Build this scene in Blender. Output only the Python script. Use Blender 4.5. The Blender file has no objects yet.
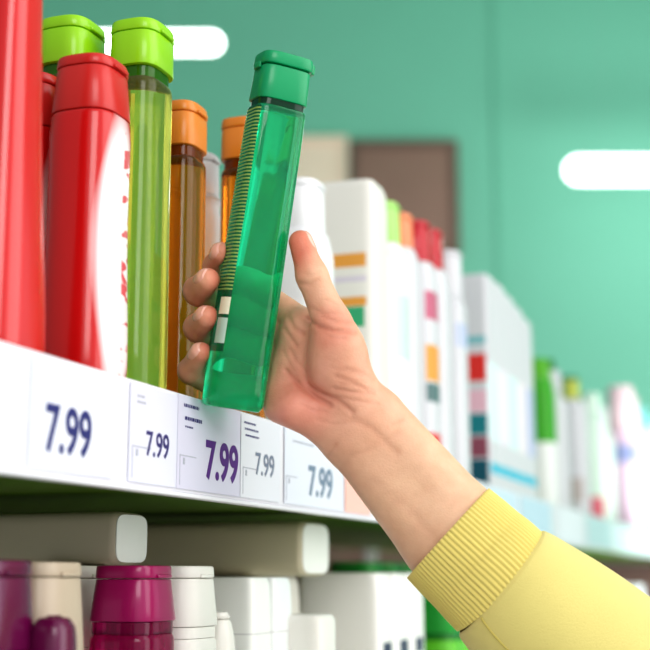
import bpy, bmesh, math, random
import numpy as np
from mathutils import Vector, Matrix
random.seed(7)
scene = bpy.context.scene
COL = scene.collection
PI = math.pi

# ------------------------------------------------------------------ helpers
def srgb(r, g, b):
    f = lambda c: (c/255/12.92) if c/255 <= .04045 else ((c/255+.055)/1.055)**2.4
    return (f(r), f(g), f(b), 1)

def mat(name, col, rough=.4, trans=0, ior=1.45, spec=.5, sss=0, coat=0, metal=0, noise=0, nscale=40, bump=0, bscale=200, emit=0):
    m = bpy.data.materials.new(name); m.use_nodes = True
    nt = m.node_tree; b = nt.nodes['Principled BSDF']
    b.inputs['Base Color'].default_value = col
    b.inputs['Roughness'].default_value = rough
    b.inputs['Transmission Weight'].default_value = trans
    b.inputs['IOR'].default_value = ior
    b.inputs['Specular IOR Level'].default_value = spec
    b.inputs['Coat Weight'].default_value = coat
    b.inputs['Coat Roughness'].default_value = .12
    b.inputs['Metallic'].default_value = metal
    if sss:
        b.inputs['Subsurface Weight'].default_value = sss
        b.inputs['Subsurface Radius'].default_value = (1, .35, .2)
        b.inputs['Subsurface Scale'].default_value = .004
    if emit:
        b.inputs['Emission Color'].default_value = col
        b.inputs['Emission Strength'].default_value = emit
    tc = nt.nodes.new('ShaderNodeTexCoord')
    if noise:
        n = nt.nodes.new('ShaderNodeTexNoise'); n.inputs['Scale'].default_value = nscale; n.inputs['Detail'].default_value = 3
        nt.links.new(tc.outputs['Object'], n.inputs['Vector'])
        mx = nt.nodes.new('ShaderNodeMix'); mx.data_type = 'RGBA'
        mx.inputs[6].default_value = tuple(c*(1-noise) for c in col[:3])+(1,)
        mx.inputs[7].default_value = tuple(min(1, c*(1+noise)) for c in col[:3])+(1,)
        nt.links.new(n.outputs['Fac'], mx.inputs[0]); nt.links.new(mx.outputs[2], b.inputs['Base Color'])
    if bump:
        n = nt.nodes.new('ShaderNodeTexNoise'); n.inputs['Scale'].default_value = bscale; n.inputs['Detail'].default_value = 4
        nt.links.new(tc.outputs['Object'], n.inputs['Vector'])
        bp = nt.nodes.new('ShaderNodeBump'); bp.inputs['Strength'].default_value = bump; bp.inputs['Distance'].default_value = .001
        nt.links.new(n.outputs['Fac'], bp.inputs['Height']); nt.links.new(bp.outputs['Normal'], b.inputs['Normal'])
    return m

_mc = {}
def P(r, g, b, rough=.35, **k):
    key = (r, g, b, rough, tuple(sorted(k.items())))
    if key not in _mc:
        _mc[key] = mat('plastic_%d_%d_%d' % (r, g, b), srgb(r, g, b), rough, **k)
    return _mc[key]

def clear_plastic(name, col, trans=.75, rough=.04, glow=.35):
    """tinted see-through plastic with coloured liquid: refraction mixed with some scattered light"""
    m = bpy.data.materials.new(name); m.use_nodes = True
    nt = m.node_tree; b = nt.nodes['Principled BSDF']
    b.inputs['Base Color'].default_value = col; b.inputs['Roughness'].default_value = rough
    b.inputs['Transmission Weight'].default_value = 1; b.inputs['IOR'].default_value = 1.38
    tl = nt.nodes.new('ShaderNodeBsdfTranslucent'); df = nt.nodes.new('ShaderNodeBsdfDiffuse')
    tl.inputs['Color'].default_value = col; df.inputs['Color'].default_value = col
    a1 = nt.nodes.new('ShaderNodeMixShader'); a1.inputs[0].default_value = .5
    nt.links.new(tl.outputs[0], a1.inputs[1]); nt.links.new(df.outputs[0], a1.inputs[2])
    a2 = nt.nodes.new('ShaderNodeMixShader'); a2.inputs[0].default_value = 1-trans
    nt.links.new(b.outputs[0], a2.inputs[1]); nt.links.new(a1.outputs[0], a2.inputs[2])
    gl = nt.nodes.new('ShaderNodeBsdfGlossy'); gl.inputs['Roughness'].default_value = rough
    fr = nt.nodes.new('ShaderNodeFresnel'); fr.inputs['IOR'].default_value = 1.45
    a3 = nt.nodes.new('ShaderNodeMixShader')
    mu = nt.nodes.new('ShaderNodeMath'); mu.operation = 'MULTIPLY'; mu.inputs[1].default_value = 1-trans
    nt.links.new(fr.outputs[0], mu.inputs[0]); nt.links.new(mu.outputs[0], a3.inputs[0])
    nt.links.new(a2.outputs[0], a3.inputs[1]); nt.links.new(gl.outputs[0], a3.inputs[2])
    nt.links.new(a3.outputs[0], nt.nodes['Material Output'].inputs[0])
    return m

def tag(o, label, cat, group=None):
    o['label'] = label; o['category'] = cat
    if group: o['group'] = group
    return o

def thing(name, label, cat, loc=(0, 0, 0), rotz=0, group=None, matrix=None):
    o = bpy.data.objects.new(name, None); COL.objects.link(o); o.empty_display_size = .02
    if matrix is not None: o.matrix_world = matrix
    else: o.location = loc; o.rotation_euler = (0, 0, rotz)
    return tag(o, label, cat, group)

def mesh_obj(name, verts, faces, mats, parent=None, idx=None, smooth=True, sharp=40):
    me = bpy.data.meshes.new(name); me.from_pydata([tuple(v) for v in verts], [], [tuple(f) for f in faces])
    for m in (mats if isinstance(mats, (list, tuple)) else [mats]): me.materials.append(m)
    bm = bmesh.new(); bm.from_mesh(me); bmesh.ops.recalc_face_normals(bm, faces=bm.faces); bm.to_mesh(me); bm.free()
    if idx is not None: me.polygons.foreach_set('material_index', list(idx))
    if smooth:
        me.polygons.foreach_set('use_smooth', [True]*len(me.polygons)); me.set_sharp_from_angle(angle=math.radians(sharp))
    o = bpy.data.objects.new(name, me); COL.objects.link(o)
    if parent: o.parent = parent
    return o

def smooth_profile(pr, sub=6):
    """Catmull-Rom through (z, hx, hy, n, ox, oy) rows"""
    pr = [tuple(p)+(0,)*(6-len(p)) for p in pr]; out = []
    for i in range(len(pr)-1):
        p0 = np.array(pr[max(i-1, 0)]); p1 = np.array(pr[i]); p2 = np.array(pr[i+1]); p3 = np.array(pr[min(i+2, len(pr)-1)])
        for k in range(sub):
            t = k/sub
            q = .5*((2*p1)+(-p0+p2)*t+(2*p0-5*p1+4*p2-p3)*t*t+(-p0+3*p1-3*p2+p3)*t**3)
            q[0] = p1[0]+(p2[0]-p1[0])*t
            out.append(q)
    out.append(np.array(pr[-1])); return out

def ring_at(rows, z):
    zs = [r[0] for r in rows]
    return np.array([np.interp(z, zs, [r[k] for r in rows]) for k in range(6)])

def loft(name, rows, mats, parent=None, cuts=(), rule=None, segs=56, sub=6, rnd=.0015, sharp=40, smooth=True):
    """closed loft of superellipse sections; rnd rounds off the top and bottom edge; rule(p, n) picks the material"""
    rows = smooth_profile(rows, sub) if sub > 1 else [np.array(tuple(p)+(0,)*(6-len(p)), float) for p in rows]
    zs = {round(r[0], 6): r for r in rows}
    for c in cuts:
        if rows[0][0] < c < rows[-1][0]: zs.setdefault(round(c, 6), ring_at(rows, c))
    rows = [zs[k] for k in sorted(zs)]
    if rnd:
        def shrink(r, a, dz):
            q = r.copy(); q[0] += dz; q[1] = max(q[1]-a, 1e-4); q[2] = max(q[2]-a, 1e-4); return q
        b, t = rows[0], rows[-1]
        rows = [shrink(b, rnd, 0), shrink(b, rnd*.3, rnd*.3), shrink(b, 0, rnd)]+[r for r in rows[1:-1] if b[0]+rnd < r[0] < t[0]-rnd]+[shrink(t, 0, -rnd), shrink(t, rnd*.3, -rnd*.3), shrink(t, rnd, 0)]
    V = []; Fc = []
    for r in rows:
        z, hx, hy, n, ox, oy = r
        for k in range(segs):
            a = 2*PI*(k+.5)/segs; c, s = math.cos(a), math.sin(a)
            V.append((ox+hx*math.copysign(abs(c)**(2/n), c), oy+hy*math.copysign(abs(s)**(2/n), s), z))
    for i in range(len(rows)-1):
        for k in range(segs):
            a = i*segs+k; b = i*segs+(k+1) % segs
            Fc.append((a, b, b+segs, a+segs))
    Fc.append(tuple(range(segs-1, -1, -1))); Fc.append(tuple(range((len(rows)-1)*segs, len(rows)*segs)))
    idx = None
    if rule:
        idx = []
        for f in Fc:
            c = np.mean([V[i] for i in f], axis=0)
            u = np.array(V[f[1]])-np.array(V[f[0]]); v = np.array(V[f[2]])-np.array(V[f[0]])
            n = np.cross(u, v); n = n/(np.linalg.norm(n)+1e-12)
            idx.append(rule(c, n))
    return mesh_obj(name, V, Fc, mats, parent, idx, sharp=sharp, smooth=smooth)

def boxm(x0, x1, y0, y1, z0, z1):
    v = [(x, y, z) for x in (x0, x1) for y in (y0, y1) for z in (z0, z1)]
    f = [(0, 1, 3, 2), (4, 6, 7, 5), (0, 4, 5, 1), (2, 3, 7, 6), (0, 2, 6, 4), (1, 5, 7, 3)]
    return v, f

def box(name, ext, m, parent=None, bevel=0):
    v, f = boxm(*ext); o = mesh_obj(name, v, f, m, parent, smooth=False)
    if bevel:
        bm = bmesh.new(); bm.from_mesh(o.data)
        bmesh.ops.bevel(bm, geom=bm.edges[:], offset=bevel, segments=3, affect='EDGES', profile=.5)
        bm.to_mesh(o.data); bm.free(); o.data.polygons.foreach_set('use_smooth', [True]*len(o.data.polygons)); o.data.set_sharp_from_angle(angle=math.radians(35))
    return o

def text_obj(name, txt, size, m, parent, loc, rot, sx=1, bold=0):
    cu = bpy.data.curves.new(name, 'FONT'); cu.body = txt; cu.size = size; cu.offset = bold; cu.extrude = .0001
    t = bpy.data.objects.new('tmp', cu); COL.objects.link(t)
    dg = bpy.context.evaluated_depsgraph_get(); dg.update()
    me = bpy.data.meshes.new_from_object(t.evaluated_get(dg)); bpy.data.objects.remove(t); bpy.data.curves.remove(cu)
    me.materials.clear(); me.materials.append(m)
    o = bpy.data.objects.new(name, me); COL.objects.link(o); o.parent = parent
    o.location = loc; o.rotation_euler = rot; o.scale = (sx, 1, 1)
    return o

# ------------------------------------------------------------------ camera
CAM = Vector((.30687, 0, 1.25))
R = Vector((.94125918, .33768499, 0)); FW = Vector((-.33156145, .92419049, .18957569)); UP = Vector((.06401686, -.17843986, .98186611))
HD = Vector((-.33768499, .94125918, 0))
cd = bpy.data.cameras.new('camera'); cam = bpy.data.objects.new('camera', cd); COL.objects.link(cam)
cam.matrix_world = Matrix(((R.x, UP.x, -FW.x, CAM.x), (R.y, UP.y, -FW.y, CAM.y), (R.z, UP.z, -FW.z, CAM.z), (0, 0, 0, 1)))
cd.sensor_width = 36; cd.lens = 72; cd.clip_start = .02; cd.clip_end = 60
cd.dof.use_dof = True; cd.dof.focus_distance = .735; cd.dof.aperture_fstop = 6.3
scene.camera = cam

# ------------------------------------------------------------------ room
def wall_mat(name, col, col2=None):
    m = mat(name, col, .75, noise=.03, nscale=3, spec=.2); return m
teal = wall_mat('teal_paint', srgb(133, 201, 177))
def room_frame(ra, rb, ha, hb, za, zb):
    vs = [CAM+R*a+HD*h for a in (ra, rb) for h in (ha, hb)]
    out = []
    for z in (za, zb):
        for v in vs: out.append((v.x, v.y, z))
    return out, [(0, 1, 3, 2), (4, 6, 7, 5), (0, 4, 5, 1), (2, 3, 7, 6), (0, 2, 6, 4), (1, 5, 7, 3)]
def struct(name, ext, m):
    v, f = room_frame(*ext); o = mesh_obj(name, v, f, m, smooth=False); o['kind'] = 'structure'; return o
struct('wall_back', (-6, 6, 5.2, 5.35, 0, 3.9), teal)
struct('trim_1', (.71, .725, 5.19, 5.2, .12, 3.9), mat('teal_joint', srgb(126, 196, 172), .7))
struct('baseboard_back', (-6, 6, 5.18, 5.2, 0, .12), P(225, 230, 228, .5))
struct('floor', (-6, 6, -3, 5.35, -.1, 0), mat('floor_tile', srgb(205, 205, 200), .25, noise=.06, nscale=2))
struct('ceiling', (-6, 6, 1.4, 5.35, 3.9, 4.0), mat('ceiling_teal', srgb(150, 205, 190), .8))

# panels fixed to the far wall
def wall_panel(label, ra, rb, za, zb, board, edge):
    t = thing('wall_panel', label, 'panel', tuple(CAM+R*((ra+rb)/2)+HD*5.2+Vector((0, 0, za-1.25))), math.atan2(R.y, R.x))
    w = (rb-ra)/2; h = zb-za
    box('board', (-w+.03, w-.03, -.03, -.002, .03, h-.03), board, t, .004)
    for e in ((-w, w, -.04, -.001, 0, .03), (-w, w, -.04, -.001, h-.03, h), (-w, -w+.03, -.04, -.001, .03, h-.03), (w-.03, w, -.04, -.001, .03, h-.03)):
        box('frame', e, edge, t, .003)
    return t
wall_panel('dark brown framed panel on the teal wall', .105, .552, 2.55, 3.03, P(156, 122, 110, .6, noise=.1, nscale=5), P(124, 100, 90, .6))
wall_panel('pale beige panel left of the brown panel on the teal wall', -.30, .095, 2.55, 3.05, P(254, 228, 208, .6), P(250, 224, 204, .6))
wall_panel('small beige panel below the brown panel on the teal wall', .30, .53, 2.36, 2.545, P(190, 180, 165, .6), P(200, 186, 170, .6))

# low storage cabinet along the far wall
brn = P(112, 84, 74, .5, noise=.08, nscale=6); brn2 = P(96, 70, 62, .5)
pc = CAM+R*.25+HD*5.02
cab = thing('storage_cabinet', 'low brown cabinet along the teal wall beyond the end of the shelf', 'cabinet', (pc.x, pc.y, 0), math.atan2(R.y, R.x))
box('cabinet_body', (-1.2, 1.2, -.13, .15, .06, 1.27), brn, cab, .003)
box('cabinet_top', (-1.22, 1.22, -.155, .155, 1.2705, 1.30), brn2, cab, .004)
box('plinth', (-1.17, 1.17, -.11, .14, 0, .0595), brn2, cab)
for k in range(4):
    x0 = -1.19+k*.596
    d_ = box('door', (x0, x0+.586, -.149, -.1305, .08, 1.25), brn, cab, .003)
    hx_ = x0+(.53 if k % 2 == 0 else .056)
    box('handle', (hx_-.006, hx_+.006, -.172, -.1495, .62, .78), P(170, 168, 165, .3), d_, .003)

# tube lamps hanging from the ceiling
lamp_m = mat('lamp_white', (1, 1, 1, 1), .4, emit=4.5)
def tube_lamp(label, ra, rb, hd, z, r):
    L = (rb-ra)/2
    base = CAM+R*((ra+rb)/2)+HD*hd; t = thing('tube_lamp', label, 'lamp', (base.x, base.y, z), math.atan2(R.y, R.x), 'hanging tube lamps')
    V = []; Fc = []; n = 20; prof = []
    for k in range(9): a = PI/2*k/8; prof.append((-L+r-r*math.cos(a), r*math.sin(a)))
    prof = prof+[(-x, q) for x, q in reversed(prof)]
    for x, q in prof:
        q = max(q, 1e-4)
        for j in range(n): V.append((x, q*math.cos(2*PI*j/n), q*math.sin(2*PI*j/n)))
    for i in range(len(prof)-1):
        for j in range(n): a = i*n+j; b = i*n+(j+1) % n; Fc.append((a, b, b+n, a+n))
    mesh_obj('diffuser', V, Fc, lamp_m, t)
    for x in (-L*.7, L*.7): box('suspension_wire', (x-.0006, x+.0006, -.0006, .0006, r*.9, 3.9-z), P(150, 190, 178, .4), t)
    box('ceiling_bracket', (-L*.75, L*.75, -.02, .02, 3.88-z, 3.9-z), P(235, 235, 235, .4), t)
tube_lamp('glowing white tube lamp hanging behind the lime bottle caps', -1.25, -.293, 3.5, 2.748, .031)
tube_lamp('glowing white tube lamp hanging at the right edge of the photo', .905, 1.95, 4.7, 2.752, .050)

# ------------------------------------------------------------------ shelving
ZT, ZB = 1.3465, 1.2935       # price rail top and bottom
ZS = 1.3430                   # upper shelf surface
ZL = 1.0350                   # lower shelf surface
Y0, Y1 = .12, 4.5
olive = mat('olive_shelf', srgb(84, 116, 26), .5, noise=.05, nscale=6)
white_r = mat('rail_white', srgb(232, 232, 238), .3, coat=.2)
sh = None
def part(name, ext, m, bevel=0):
    e = (ext[0]+.2, ext[1]+.2, ext[2]-2.2, ext[3]-2.2, ext[4], ext[5])
    return box(name, e, m, sh, bevel)
sh = thing('shop_shelf', 'upper white shelf with olive green underside and white price rail', 'shelf', (-.2, 2.2, 0))
part('shelf_board', (-.42, -.0045, Y0, Y1, ZB+.004, ZS-.0002), olive, .001)
part('price_rail', (-.004, 0, Y0, Y1, ZB, ZT), white_r, .0012)
part('rail_lip', (-.0035, .0035, Y0, Y1, ZB-.0025, ZB-.0002), white_r, .0008)
sh = thing('shop_shelf', 'lower shelf carrying the magenta bottles and white cartons', 'shelf', (-.2, 2.2, 0))
part('shelf_board', (-.452, .0295, Y0, Y1, ZL-.03, ZL-.0002), P(205, 210, 200, .4), .001)
part('price_rail', (.030, .034, Y0, Y1, ZL-.045, ZL+.006), white_r, .0012)
sh = thing('shelving_frame', 'brown back panel and grey posts carrying the two shelves', 'shelving', (-.2, 2.2, 0))
part('back_panel', (-.49, -.478, Y0, Y1, .08, ZT-.02), mat('brown_back', srgb(118, 92, 80), .6, noise=.08, nscale=8))
part('plinth', (-.45, .0, Y0, Y1, 0, .12), P(190, 190, 188, .5))
for y in (Y0+.01, 1.2, 2.4, 3.6):
    part('upright', (-.477, -.456, y, y+.03, 0.12, ZT-.03), P(180, 180, 176, .4), .001)

# ------------------------------------------------------------------ price cards on the rail
ink = P(52, 44, 110, .6); purple = P(88, 34, 128, .6); greyink = P(120, 130, 150, .6); softgrey = P(176, 178, 190, .6); blueink = P(38, 44, 112, .6)
RX = (PI/2, 0, PI/2)          # text facing +x, reading along +y
def price_card(label, y0, y1, z0, z1, paper, price=None, size=.02, ty=0, tz=0, pm=None, lines=(), bold=.0003, sx=.72, line_m=None, off=.0006, frame=False):
    t = thing('price_card', label, 'price card', (off, (y0+y1)/2, z0), 0, 'price cards on the upper shelf rail')
    w = (y1-y0)/2
    box('paper', (0, .0004, -w, w, 0, z1-z0), paper, t)
    if price: text_obj('price_digits', price, size/.73, pm, t, (.0006, ty-(y0+y1)/2, tz-z0), RX, sx, bold)
    for (a, b, z, h) in lines:      # blurred small print as short word strokes
        y = a
        V = []; Fc = []
        while y < b:
            l = min(random.uniform(.0012, .003), b-y); k = len(V)
            V += [(.0005, y-(y0+y1)/2, z-z0), (.0005, y+l-(y0+y1)/2, z-z0), (.0005, y+l-(y0+y1)/2, z+h-z0), (.0005, y-(y0+y1)/2, z+h-z0)]
            Fc.append((k, k+1, k+2, k+3)); y += l+.0006
        mesh_obj('small_print', V, Fc, line_m or pm or ink, t, smooth=False)
    if frame:
        yy = -w+.003; zz = .002
        for e in ((.0004, .0006, yy, yy+.0005, zz, zz+.016), (.0004, .0006, yy, yy+.02, zz+.0155, zz+.016), (.0004, .0006, yy+.004, yy+.006, zz+.011, zz+.0145)):
            box('printed_frame', e, softgrey, t)
    return t
paper1 = P(226, 229, 242, .35); paper2 = P(226, 224, 238, .35); paper3 = P(216, 213, 232, .35)
price_card('nearest wide price card reading 7.99 under the red bottles', .4785, .5530, ZB+.002, ZT-.002, paper1, '7.99', .0215, .4905, 1.3040, blueink, bold=.00055, sx=.80)
price_card('price card with small 7.99 under the lime capped bottle', .5680, .6205, ZB+.002, ZT-.002, P(224, 224, 240, .35), '7.99', .0130, .5850, 1.3098, ink, [(.575, .583, 1.338, .0012), (.575, .584, 1.335, .0012)], bold=.00015, sx=.86, line_m=softgrey, frame=True)
price_card('price card with bold purple 7.99 below the green bottle', .6212, .7045, ZB+.002, ZT-.001, paper3, '7.99', .0215, .6560, 1.3037, purple, [(.628, .647, 1.3395, .0018), (.6295, .651, 1.3325, .002), (.630, .640, 1.3285, .001)], bold=.0007, sx=.90, line_m=ink, frame=True)
price_card('narrow price card with pale grey 7.99 beside the bold purple one', .7058, .7680, ZB+.002, ZT-.002, P(228, 229, 238, .35), '7.99', .0140, .7270, 1.3105, greyink, [(.710, .728, 1.3395, .0012), (.711, .732, 1.3358, .0012), (.712, .733, 1.332, .0012)], bold=.00015, sx=.95, line_m=ink, frame=True)
price_card('price card with grey 7.99 partly behind the wrist', .7760, .8930, ZB+.002, ZT-.002, P(228, 230, 242, .35), '7.99', .0205, .8190, 1.3035, P(120, 138, 158, .6), [(.79, .83, 1.336, .0014)], bold=.00055, sx=1.02, line_m=softgrey, frame=True)
price_card('coral pink card on the rail beside the wrist', .8960, .9560, ZB+.002, ZT-.002, P(250, 196, 184, .4))
for i, (a, b, c, lab) in enumerate(((1.37, 1.52, (206, 226, 240), 'pale blue price card under the first white carton'), (1.54, 1.74, (196, 220, 234), 'light blue price card under the last white carton'),
                                    (1.80, 2.02, (234, 238, 244), 'whitish price card under the green capped bottle'), (2.06, 2.35, (200, 226, 230), 'aqua tinted price card under the slim white bottles'),
                                    (2.42, 2.75, (196, 222, 220), 'pale teal price card left of the pink bottle'), (2.82, 3.10, (214, 232, 236), 'pale grey blue price card under the pink bottle'), (3.2, 3.6, (204, 224, 224), 'farthest pale teal price card by the turquoise bottle'))):
    price_card(lab, a, b, ZB+.004, ZT-.003, P(*c, .4))

# ------------------------------------------------------------------ bottles
def cap_on(t, z, h, hx0, hy0, hx1, hy1, m, n=3, lid=.006, over=.0003, latch=True):
    """flip-top cap: tapered body, thin groove, overhanging lid and a thumb notch"""
    c = loft('cap', [(z, hx0, hy0, n), (z+h-lid-.0003, hx1, hy1, n)], m, t, sub=1, rnd=.0008)
    loft('lid', [(z+h-lid, hx1+over, hy1+over, n), (z+h, hx1+over-.0004, hy1+over-.0004, n)], m, c, sub=1, rnd=.0012)
    if latch: box('thumb_tab', (hx1+over-.0008, hx1+over+.0012, -hy1*.4, hy1*.4, z+h-lid+.0002, z+h-lid+.0022), m, c, .0006)
    return c

def red_mat(b_half, h_half, zc):
    """red plastic with a white oval, front label plus painted highlight, carrying red print marks"""
    m = mat('red_labelled', srgb(200, 20, 22), .22, coat=.35); nt = m.node_tree; b = nt.nodes['Principled BSDF']
    N = nt.nodes.new; Lk = nt.links.new
    def mth(op, a, c=None, clamp=False):
        k = N('ShaderNodeMath'); k.operation = op; k.use_clamp = clamp
        for i_, v in enumerate((a, c)):
            if v is None: continue
            if isinstance(v, (int, float)): k.inputs[i_].default_value = v
            else: Lk(v, k.inputs[i_])
        return k.outputs[0]
    tc = N('ShaderNodeTexCoord'); sp = N('ShaderNodeSeparateXYZ'); Lk(tc.outputs['Object'], sp.inputs[0])
    yy = mth('DIVIDE', sp.outputs[1], b_half); zz = mth('DIVIDE', mth('SUBTRACT', sp.outputs[2], zc), h_half)
    e = mth('ADD', mth('MULTIPLY', yy, yy), mth('MULTIPLY', zz, zz))
    msk = mth('MULTIPLY', mth('MULTIPLY', mth('SUBTRACT', 1, e), 2.6, True), mth('MULTIPLY', sp.outputs[0], 400, True), True)
    mp = N('ShaderNodeMapping'); mp.inputs['Scale'].default_value = (20, 60, 170); Lk(tc.outputs['Object'], mp.inputs[0])
    nz = N('ShaderNodeTexNoise'); nz.inputs['Scale'].default_value = 1.0; nz.inputs['Detail'].default_value = 1; Lk(mp.outputs[0], nz.inputs['Vector'])
    pr = mth('MULTIPLY', mth('MULTIPLY', mth('SUBTRACT', nz.outputs['Fac'], .52), 14, True), mth('MULTIPLY', mth('SUBTRACT', .30, mth('ABSOLUTE', mth('SUBTRACT', yy, .42))), 12, True), True)
    m1 = N('ShaderNodeMix'); m1.data_type = 'RGBA'; m1.inputs[6].default_value = srgb(250, 238, 240); m1.inputs[7].default_value = srgb(222, 96, 104); Lk(pr, m1.inputs[0])
    m2 = N('ShaderNodeMix'); m2.data_type = 'RGBA'; m2.inputs[6].default_value = srgb(200, 20, 22); Lk(m1.outputs[2], m2.inputs[7]); Lk(msk, m2.inputs[0])
    Lk(m2.outputs[2], b.inputs['Base Color']); return m
red_plain = mat('red_plastic', srgb(206, 22, 26), .2, coat=.6)
redcap = mat('red_cap', srgb(200, 44, 40), .3, coat=.15)
def red_bottle(label, loc, H=.1795, plain=False):
    t = thing('shampoo_bottle', label, 'bottle', loc, 0, 'red bottles on the upper shelf')
    hb = H-.031
    tp = .70 if plain else 1
    loft('bottle_body', [(0, .0185, .0205, 3.2), (.012, .0198, .0215, 3.2), (hb*.42, .0190*(1+(tp-1)*.42), .0203*(1+(tp-1)*.42), 3), (hb*.66, .0184*(1+(tp-1)*.68), .0198*(1+(tp-1)*.68), 3), (hb-.012, .0188*tp, .0200*tp, 3), (hb, .0183*tp, .0194*tp, 3)], red_plain if plain else red_mat(.0185, hb*.60, hb*.46), t, segs=72)
    cap_on(t, hb+.0003, .0307, .0183*tp, .0194*tp, .0163*tp, .0178*tp, redcap, 3)
    return t
red_bottle('tall red bottle cut off by the left edge of the photo', (-.0305, .4955, ZS), .235, True)
red_bottle('red bottle with white front label and painted highlight beside the lime capped one', (-.0300, .5735, ZS), .1740)
red_bottle('red bottle in the second row between two other red ones', (-.0730, .5860, ZS), .1745)

lime_cap = mat('lime_cap', srgb(150, 212, 24), .3, coat=.2); lime_body = clear_plastic('lime_clear', srgb(240, 246, 112), .86)
or_cap = mat('orange_cap', srgb(222, 132, 46), .32, coat=.15); or_body = clear_plastic('amber_clear', srgb(240, 146, 34), .84)
def slim_bottle(label, loc, H, hx, hy, body, cap, neck_m, group, hc=.028, n=3.2, rot=0, tap=.97, nk=.84):
    t = thing('shower_gel_bottle', label, 'bottle', loc, rot, group)
    hb = H-hc-.006
    loft('bottle_body', [(0, hx*.86, hy*.86, n), (.006, hx, hy, n), (hb*.5, hx*.98, hy*.98, n), (hb-.004, hx*.96, hy*.96, n), (hb, hx*.93, hy*.93, n)], body, t)
    loft('neck', [(hb, hx*nk, hy*nk, n), (hb+.0062, hx*nk, hy*nk, n)], neck_m, t, sub=1, rnd=0)
    cap_on(t, hb+.0065, hc-.0005, hx*.98, hy*.98, hx*tap, hy*tap, cap, n, lid=.007)
    return t
lime_n = clear_plastic('lime_neck', srgb(76, 150, 20), .2); or_n = clear_plastic('amber_neck', srgb(170, 82, 16), .4)
slim_bottle('yellow green see-through bottle with lime flip cap, in front row', (-.0270, .6225, ZS), .2140, .0155, .0185, lime_body, lime_cap, lime_n, 'lime capped bottles')
slim_bottle('lime capped bottle in the second row behind the red bottles', (-.0655, .6100, ZS), .2160, .0160, .0185, lime_body, lime_cap, lime_n, 'lime capped bottles')
slim_bottle('amber see-through bottle with orange cap behind the fingertips', (-.0390, .6990, ZS), .1950, .0140, .0165, or_body, or_cap, or_n, 'orange capped bottles', .029)
slim_bottle('amber bottle with orange cap half hidden behind the green bottle', (-.0260, .7680, ZS), .2065, .0140, .0165, or_body, or_cap, or_n, 'orange capped bottles', .029)

W = P(214, 215, 219, .35); W2 = P(232, 229, 222, .38); Wc = P(240, 241, 244, .3)
teal_b = P(24, 130, 140, .4); cyan_b = P(70, 190, 214, .4); redb = P(222, 50, 44, .4); pinkb = P(236, 190, 205, .4); or_b = P(228, 160, 70, .45); grn_b = P(60, 170, 120, .4); greyb = P(205, 205, 205, .4); navy = P(60, 80, 130, .4); aqua = P(206, 238, 240, .4); dteal = P(20, 90, 110, .4)
def flask(name, label, cat, loc, H, hx, hy, body, cap=None, capr=(.012, .014), hc=.03, n=3.5, bands=(), mats=None, group=None, shoulder=.02, rot=0, cap_n=2.6):
    """bottle with rounded shoulders; bands = (z0, z1, side, colour) printed on the near or front face"""
    t = thing(name, label, cat, loc, rot, group)
    ms = [body]; bl = []
    for z0, z1, side, m in bands:
        if m not in ms: ms.append(m)
        bl.append((z0, z1, side, ms.index(m)))
    def rule(c, nn):
        for z0, z1, side, i in bl:
            if z0 < c[2] < z1:
                if side == 'all' and abs(nn[2]) < .7: return i
                if side == 'near' and nn[1] < -.7 and abs(c[0]) < hx*.75: return i
                if side == 'front' and nn[0] > .45 and abs(c[1]) < hy*.95: return i
                if side == 'spot' and nn[0] > .7 and abs(c[1]) < hy*.45: return i
        return 0
    hb = H-(hc if cap else 0)
    prof = [(0, hx*.93, hy*.93, n), (.008, hx, hy, n), (hb*.5, hx*.99, hy*.99, n), (hb-shoulder, hx*.97, hy*.97, n)]
    if cap: prof += [(hb-shoulder*.35, hx*.88, hy*.88, n*.9), (hb, capr[0]*1.12, capr[1]*1.12, 2.6)]
    else: prof += [(hb-.002, hx*.93, hy*.93, n), (hb, hx*.9, hy*.9, n)]
    loft('bottle_body' if cap else 'carton_body', prof, ms, t, cuts=[b[0] for b in bands]+[b[1] for b in bands], rule=rule if bands else None, segs=64, rnd=.002)
    if cap: cap_on(t, hb+.0003, hc-.0003, capr[0], capr[1], capr[0]*.95, capr[1]*.95, cap, cap_n, latch=True)
    return t
def tube_up(label, loc, H, hx, hy, body, cap, hc, group=None, n=3, name='cream_tube'):
    """squeeze tube standing on its flat cap"""
    t = thing(name, label, 'tube', loc, 0, group)
    cap_on_b = loft('cap', [(0, hx*.9, hy*.9, n), (hc, hx*.96, hy*.96, n)], cap, t, sub=1, rnd=.001)
    loft('tube_body', [(hc+.0004, hx*.97, hy*.97, n), (hc+(H-hc)*.4, hx*.92, hy*1.0, n), (H-.012, hx*.35, hy*1.03, n), (H, hx*.12, hy*1.04, n)], body, t)
    return t
# beyond the amber bottles
flask('lotion_bottle', 'slim white bottle between the two amber bottles', 'bottle', (-.066, .7820, ZS), .192, .015, .015, W, W, (.0135, .0135), .03, group='white bottles on the upper shelf')
flask('lotion_bottle', 'glossy white bottle just behind the thumb', 'bottle', (-.037, .905, ZS), .2050, .023, .026, Wc, Wc, (.017, .020), .04, group='white bottles on the upper shelf', n=3.2)
flask('lotion_bottle', 'white bottle in second row behind the green bottle', 'bottle', (-.090, .925, ZS), .2080, .023, .026, W2, W2, (.017, .020), .04, group='white bottles on the upper shelf', n=3.2)
flask('cream_carton', 'big white carton with orange and green bands on near side', 'carton', (-.049, 1.040, ZS), .2420, .036, .024, W2, n=7, bands=[(.164, .176, 'near', or_b), (.151, .156, 'near', P(216, 208, 220, .4)), (.130, .138, 'near', or_b), (.112, .1295, 'near', grn_b)])
palegreen = P(176, 226, 130, .35)
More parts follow.
